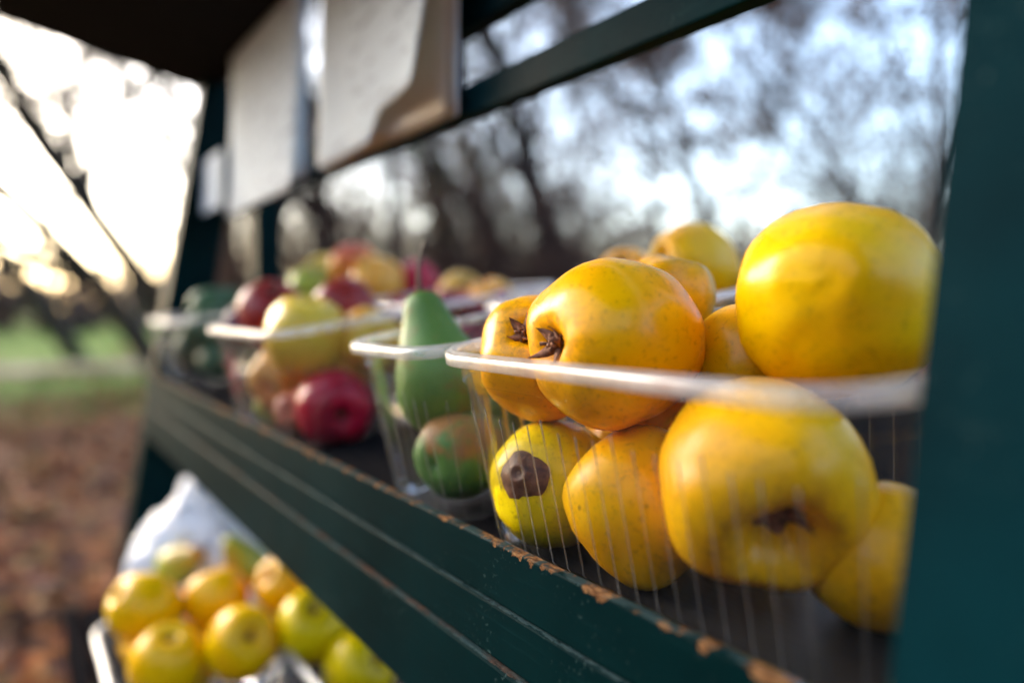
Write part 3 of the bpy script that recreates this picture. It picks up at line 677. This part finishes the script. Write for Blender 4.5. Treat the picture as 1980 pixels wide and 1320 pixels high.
# ------------------------------------------------------------------ papers pinned in front of the rail
def scribble_mat():
    t = NT('handwritten_paper'); co = t.coord('Object')
    wv = t.add('ShaderNodeTexWave', bands_direction='Z'); wv.inputs['Scale'].default_value = 15; wv.inputs['Distortion'].default_value = 2.0; wv.inputs['Detail'].default_value = 3
    t.put(co, wv.inputs[0])
    n = t.noise(t.coord('Object', (1, 1, 2)), 34, 4, 0.7); blk = t.noise(co, 7, 2)
    sx = t.add('ShaderNodeSeparateXYZ'); t.put(co, sx.inputs[0])
    mk = t.math('MULTIPLY', t.fac(n, 0.52, 0.6), t.fac(wv.outputs['Fac'], 0.45, 0.6)); mk = t.math('MULTIPLY', mk, t.fac(blk, 0.38, 0.5))
    c = t.mix(t.math('MULTIPLY', mk, 0.8), t.ramp(t.noise(co, 12, 3), [(0.3, (0.73, 0.80, 0.83)), (0.7, (0.80, 0.87, 0.90))]), (0.10, 0.10, 0.13))
    t.base(c, 0.8)
    tr = t.add('ShaderNodeBsdfTranslucent'); tr.inputs[0].default_value = (.78, .82, .84, 1); mx = t.add('ShaderNodeMixShader'); mx.inputs[0].default_value = 0.45
    t.put(t.b.outputs[0], mx.inputs[1]); t.put(tr.outputs[0], mx.inputs[2]); t.put(mx.outputs[0], t.out.inputs[0])
    return t.mat
M['note'] = scribble_mat()
def sheet(parent, name, x0, x1, z0, z1, y, mat, curl=0.0, lift=0.0, wave=0.002, cut=0.0, seed=0, slant=0.0):
    """hanging sheet; curl bows the free bottom edge forward, lift raises its right lower corner, cut notches that corner"""
    nx, nz = 28, 24; vv, ff = [], []
    for side in (0, 1):
        for j in range(nz + 1):
            for i in range(nx + 1):
                u, w = i / nx, 1 - j / nz                # w = 0 at bottom
                xe = x1 - slant * (1 - w) * 0
                zb = z0 + (cut * smoothstep(.56, .68, u))
                x = x0 + (xe - x0 - slant * w) * u; z = zb + (z1 - zb) * w
                yy = y - curl * (1 - w) ** 2 - lift * (u ** 3) * (1 - w) ** 1.5 + wave * noise.noise((u * 3 + seed, w * 2, seed)) + side * .0004
                vv.append((x - parent.location.x, yy - parent.location.y, z + H - parent.location.z))
    k = (nx + 1) * (nz + 1)
    for j in range(nz):
        for i in range(nx):
            a = j * (nx + 1) + i; ff.append((a, a + 1, a + nx + 2, a + nx + 1)); a += k; ff.append((a, a + nx + 1, a + nx + 2, a + 1))
    edge = [i for i in range(nx)]
    for i in range(nx):
        a = nz * (nx + 1) + i; ff.append((a, a + 1, a + 1 + k, a + k)); ff.append((i + 1, i, i + k, i + 1 + k))
    for j in range(nz):
        a = j * (nx + 1); ff.append((a, a + nx + 1, a + nx + 1 + k, a + k)); a += nx; ff.append((a + nx + 1, a, a + k, a + nx + 1 + k))
    return mesh_obj(name, vv, ff, mat, parent)
pad1 = empty('paper_pad', (-0.575, .275, H + .15)); tag(pad1, 'pad of cream paper sheets with a lifted corner hanging beside the upper board', 'paper pad', 'paper pads hung on the rail')
sheet(pad1, 'sheet', -0.722, -0.452, 0.1462, 0.395, 0.2815, M['paper'], .001, seed=1)
sheet(pad1, 'sheet', -0.720, -0.456, 0.1500, 0.395, 0.2800, M['paper_tan'], .0015, seed=2)
sheet(pad1, 'sheet', -0.718, -0.460, 0.1485, 0.395, 0.2785, M['paper_tan'], .003, seed=3)
sheet(pad1, 'sheet', -0.716, -0.470, 0.146, 0.395, 0.2755, M['note'], .008, lift=.018, cut=.024, seed=4, slant=-.012)
pad2 = empty('paper_pad', (-0.95, .275, H + .15)); tag(pad2, 'pad of white paper sheets hanging at the left beneath the dark roof', 'paper pad', 'paper pads hung on the rail')
sheet(pad2, 'sheet', -1.085, -0.785, 0.150, 0.37, 0.283, M['paper'], .002, seed=5)
sheet(pad2, 'sheet', -1.085, -0.780, 0.134, 0.37, 0.276, M['note'], .010, lift=.006, seed=6)
slip = empty('paper_slip', (-1.16, .262, H + .16)); tag(slip, 'narrow torn paper slip on the far post left of the pads', 'paper slip')
sheet(slip, 'sheet', -1.215, -1.090, 0.150, 0.235, 0.262, M['paper'], .004, seed=7)

# ------------------------------------------------------------------ trees and shrubs
def bear(b, d): return Vector((-math.cos(R(b)) * d, math.sin(R(b)) * d, 0))
def grow(seed, height, r0, lean=(0, 0), levels=4, kids=(7, 6, 5, 4), spread=(.75, .8, .9, .9), ratio=(.55, .55, .5, .5), droop=0.0, bare=.30, wig=.12, rmin=.0035):
    rg = random.Random(seed); trunk = ([], []); crown = ([], []); tips = []
    def addtube(t, pts, rr, s):
        v, f = tube_path(pts, rr, s, False); o = len(t[0]); t[0].extend(v); t[1].extend(tuple(i + o for i in x) for x in f)
    def br(p, d, ln, r, lv):
        n = 6 if lv == 0 else 4; pts = [p.copy()]; rr = [r]; dirs = [d]
        for i in range(n):
            d = (d + Vector((rg.gauss(0, wig), rg.gauss(0, wig), rg.gauss(0, wig * .6) + (.05 if lv else .02) - droop * lv)) ).normalized()
            p = p + d * ln / n; pts.append(p.copy()); rr.append(max(rmin * .6, r * (1 - .75 * (i + 1) / n))); dirs.append(d)
        addtube(trunk if lv <= 1 else crown, pts, rr, 8 if lv == 0 else (5 if lv == 1 else 3))
        if lv >= 3: tips.extend(pts[1:])
        if lv >= levels: return
        k = kids[lv]
        for c in range(k):
            t = bare + (1 - bare) * (c + rg.random()) / k if lv == 0 else .2 + .8 * (c + rg.random()) / k
            j = min(int(t * n), n - 1); f = t * n - j
            q = pts[j].lerp(pts[j + 1], f); rq = rr[j] + (rr[j + 1] - rr[j]) * f
            side = dirs[j + 1].orthogonal().normalized(); side.rotate(Matrix.Rotation(rg.uniform(0, 6.28), 3, dirs[j + 1]))
            nd = (dirs[j + 1] * math.cos(spread[lv]) + side * math.sin(spread[lv]) * rg.uniform(.7, 1.2)).normalized()
            br(q, nd, ln * ratio[lv] * rg.uniform(.7, 1.15) * (1.15 - .45 * t), max(rmin, rq * rg.uniform(.45, .7)), lv + 1)
    br(Vector((0, 0, -.1)), Vector((lean[0], lean[1], 1)).normalized(), height, r0, 0)
    return trunk, crown, tips
MESHES = {}
def tree(pos, key, label, cat='tree', group=None, name='bare_tree', rot=0.0, scale=1.0, leaves=None, **kw):
    if key not in MESHES:
        tr, cr, tips = grow(**kw)
        o = []
        for nm, (v, f), mt in (('trunk', tr, M['bark']), ('crown', cr, M['twig'])):
            me = bpy.data.meshes.new(nm); me.from_pydata(v, [], f); me.materials.append(mt); me.polygons.foreach_set('use_smooth', [True] * len(f)); o.append((nm, me))
        MESHES[key] = (o, tips)
    o, tips = MESHES[key]
    root = empty(name, pos, (0, 0, rot)); root.scale = (scale,) * 3; tag(root, label, cat, group)
    for nm, me in o: link(bpy.data.objects.new(nm, me), root)
    if leaves:
        cnt, size, mats, clump = leaves; sp = []
        for _ in range(cnt):
            t = rng.choice(tips)
            if clump and noise.noise(t * clump) < rng.uniform(-.40, -.05): continue
            sp.append(t + Vector((rng.gauss(0, .07), rng.gauss(0, .07), rng.gauss(0, .07))))
        leaf_cloud('foliage', sp, mats, size, root)
    return root
TG = 'bare trees behind the stand'
# bearings: 0 = straight down the shelf; larger = further right in the picture
K4 = (9, 7, 6, 4)
cl = bear(43.5, 8.0)
tree(cl + Vector((.10, .05, 0)), 'stemA', 'dark leaning trunk, right stem of the clump behind the quinces', group=TG, seed=11, height=7.5, r0=.19, lean=(-.10, -.20), kids=K4, bare=.30, rmin=.006)
tree(cl + Vector((-.40, -.35, 0)), 'stemB', 'slim leaning trunk, middle stem of the clump behind the quinces', group=TG, seed=12, height=7.0, r0=.15, lean=(-.16, -.30), kids=(7, 6, 5, 4), bare=.30, rmin=.006)
tree(cl + Vector((-.75, -.75, 0)), 'stemC', 'most slanted trunk, left stem of the clump behind the quinces', group=TG, seed=13, height=6.0, r0=.12, lean=(-.22, -.42), kids=(7, 6, 5, 4), bare=.30, rmin=.006, leaves=(500, .07, [M['leaf_green']], 1.2))
tree(bear(25.6, 6.5), 'slim', 'thin straight sapling trunk rising behind the pear', group=TG, seed=21, height=6.5, r0=.07, lean=(.0, .0), kids=(8, 5, 4, 3), bare=.4, wig=.03)
tree(bear(21.8, 9), 'trunkD', 'dark trunk left of the thin sapling, behind the apples', group=TG, seed=22, height=8.0, r0=.15, lean=(-.05, -.10), kids=K4, bare=.2, rmin=.007)
tree(bear(17.6, 9), 'trunkE', 'thick dark trunk behind the left paper pad', group=TG, seed=23, height=8.5, r0=.22, lean=(0, 0), kids=K4, bare=.2, rmin=.007)
tree(bear(14.8, 12), 'trunkF', 'dark trunk partly hidden by the far rear post', group=TG, seed=24, height=9, r0=.22, lean=(0, .05), kids=K4, bare=.2, rmin=.008)
DL = [M['leaf_brown'], M['leaf_brown'], M['twig']]
tree(bear(65.0, 6.5), 'leafyA', 'dark leafy tree filling the top right, left of the near post', group=TG, name='leafy_tree', seed=31, height=6.5, r0=.06, lean=(.05, .05), kids=(11, 7, 6, 4), bare=.25, rmin=.006, leaves=(13000, .06, DL, .9))
tree(bear(69.0, 7.0), 'leafyB', 'dark leafy tree closest to the near post', group=TG, name='leafy_tree', seed=32, height=7.5, r0=.07, lean=(0, 0), kids=(11, 7, 6, 4), bare=.18, rmin=.006, leaves=(22000, .06, DL, .8))
tree(bear(67.0, 10.0), 'leafyC', 'dark leafy tree behind the two at the top right', group=TG, name='leafy_tree', seed=35, height=8.0, r0=.08, lean=(0, 0), kids=(11, 7, 6, 4), bare=.18, rmin=.008, leaves=(15000, .075, DL, .7))
tree(bear(56.0, 9), 'thinG', 'pale bare tree with fine twigs between the big quince and the clump', group=TG, seed=33, height=7.5, r0=.08, lean=(0, 0), kids=K4, bare=.2, rmin=.006)
tree(bear(50.5, 11), 'thinH', 'faint bare tree in the pale middle of the sky', group=TG, seed=34, height=7.0, r0=.08, lean=(0, 0), kids=K4, bare=.2, rmin=.006)
tree(bear(38.0, 13), 'backI', 'bare tree standing behind the brown shrubs', group=TG, seed=36, height=8.0, r0=.12, lean=(0, 0), kids=(7, 5, 4, 3), bare=.2, rmin=.008)
tree(bear(31.0, 12), 'backJ', 'bare tree standing behind the shrub nearest the thin sapling', group=TG, seed=37, height=6.0, r0=.10, lean=(0, 0), kids=K4, bare=.2, rmin=.008, leaves=(1200, .06, [M['leaf_green'], M['leaf_brown']], 1.0))
tree(bear(9.0, 14), 'left', 'crooked bare tree leaning far to the left against the bright sky', group=None, seed=41, height=11, r0=.20, lean=(.15, -.80), kids=(11, 7, 6, 4), bare=.10, wig=.16, rmin=.016, leaves=(6000, .06, [M['leaf_gold'], M['leaf_brown']], 1.0))
tree(bear(4.0, 17), 'left2', 'thin bare tree at the left edge by the path', group=None, seed=42, height=11, r0=.20, lean=(.1, -.55), kids=(11, 7, 6, 4), bare=.12, wig=.14, rmin=.016)
tree(bear(11.5, 13), 'left3', 'nearly bare tree whose slanting boughs cross the sky beside the far post', group=None, seed=43, height=10, r0=.20, lean=(.10, -.62), kids=(11, 7, 6, 4), bare=.10, wig=.12, rmin=.016, leaves=(3500, .07, [M['leaf_gold'], M['leaf_brown']], 1.0))
SG = 'brown twiggy shrubs behind the stand'
def shrub(pos, key, label, seed, h=2.4, n=11, cnt=2600, mats=None):
    root = empty('shrub', pos); tag(root, label, 'shrub', SG)
    rg = random.Random(seed); tv, tf, cv, cf, tips = [], [], [], [], []
    for k in range(n):
        a = rg.uniform(0, 6.28); t, c, tp = grow(seed * 50 + k, h * rg.uniform(.7, 1.1), .02, lean=(.45 * math.cos(a), .45 * math.sin(a)), levels=3, kids=(6, 5, 4, 0), bare=.1, rmin=.003)
        for (dv, df), (v, f) in (((tv, tf), t), ((cv, cf), c)):
            o = len(dv); dv.extend(v); df.extend(tuple(i + o for i in x) for x in f)
        tips += tp
    mesh_obj('stems', tv, tf, M['twig'], root); mesh_obj('twigs', cv, cf, M['twig'], root)
    leaf_cloud('foliage', [rng.choice(tips) + Vector((rng.gauss(0, .06), rng.gauss(0, .06), rng.gauss(0, .06))) for _ in range(cnt)], mats or [M['leaf_brown']], .045, root)
shrub(bear(32, 7.5), 's1', 'purple brown shrub right of the thin sapling', 61)
shrub(bear(36, 8.5), 's2', 'brown shrub left of the leaning trunk clump', 62, 3.0)
shrub(bear(28.5, 9), 's3', 'brown shrub between the thin sapling and the dark trunk', 63, 2.9, mats=[M['leaf_brown'], M['leaf_green']])
shrub(bear(40.5, 7.0), 's4', 'low dark shrub at the foot of the leaning trunk clump', 64, 1.9)
shrub(bear(47, 9), 's5', 'low thin shrub right of the leaning trunk clump', 65, 1.9, cnt=2500)
shrub(bear(60, 8), 's6', 'low shrub behind the biggest quince', 66, 1.9)
shrub(bear(19, 8), 's7', 'dark shrub behind the blushed apples', 67, 2.6)
shrub(bear(23.5, 11), 's8', 'brown shrub just left of the thin sapling', 68, 3.2)
shrub(bear(34, 11.5), 's9', 'tall purple brown shrub rising behind the others in the middle', 69, 3.8, cnt=7000)
shrub(bear(15.5, 10), 's10', 'dark shrub behind the far rear post', 70, 3.0)
shrub(bear(64.5, 8.5), 's11', 'tall dark shrub below the leafy trees, left one of two', 71, 3.8, cnt=3000)
shrub(bear(67.0, 9), 's12', 'tall dark shrub below the leafy trees, against the near post', 72, 3.8, cnt=4000)
# far wood along the horizon plus unseen light-blocking trees: one mass
fv, ff_ = [], []; frg = random.Random(77); fsp = []
for _ in range(900):
    b_ = frg.uniform(-180, 180); d_ = frg.uniform(32, 60); p = bear(b_, d_); hh = frg.uniform(3.0, 6.5) * (0.55 if -25 < b_ < 12 else (1 if 0 < b_ < 90 else 2.4))  # trees out of view are made taller to hold back front sky light
    v, f = tube_path([p, p + Vector((frg.gauss(0, .3), frg.gauss(0, .3), hh * .5)), p + Vector((frg.gauss(0, .6), frg.gauss(0, .6), hh))], [.12, .08, .02], 4, False)
    o = len(fv); fv += v; ff_ += [tuple(i + o for i in x) for x in f]
    for k in range(45): fsp.append(p + Vector((frg.gauss(0, .14 * hh + .3), frg.gauss(0, .14 * hh + .3), hh * frg.uniform(.05, .95))))
for _ in range(260):  # unseen trees behind the camera, added to darken front light and reflections
    b_ = frg.uniform(-172, -34); d_ = frg.uniform(13, 32); p = bear(b_, d_); hh = frg.uniform(4.5, 8.5) * (.55 + .45 * smoothstep(-34, -60, b_))
    v, f = tube_path([p, p + Vector((frg.gauss(0, .3), frg.gauss(0, .3), hh * .5)), p + Vector((frg.gauss(0, .6), frg.gauss(0, .6), hh))], [.16, .10, .02], 4, False)
    o = len(fv); fv += v; ff_ += [tuple(i + o for i in x) for x in f]
    for k in range(75): fsp.append(p + Vector((frg.gauss(0, .10 * hh + .2), frg.gauss(0, .10 * hh + .2), hh * frg.uniform(.08, 1.0))))
fw = mesh_obj('far_wood_and_blockers', fv, ff_, M['twig']); tag(fw, 'brown autumn wood far along the horizon, with unseen nearer trees added to block light', 'wood', kind='stuff')
leaf_cloud('far_and_blocker_foliage', fsp, [M['leaf_brown'], M['twig'], M['twig'], M['bark']], .35, fw)
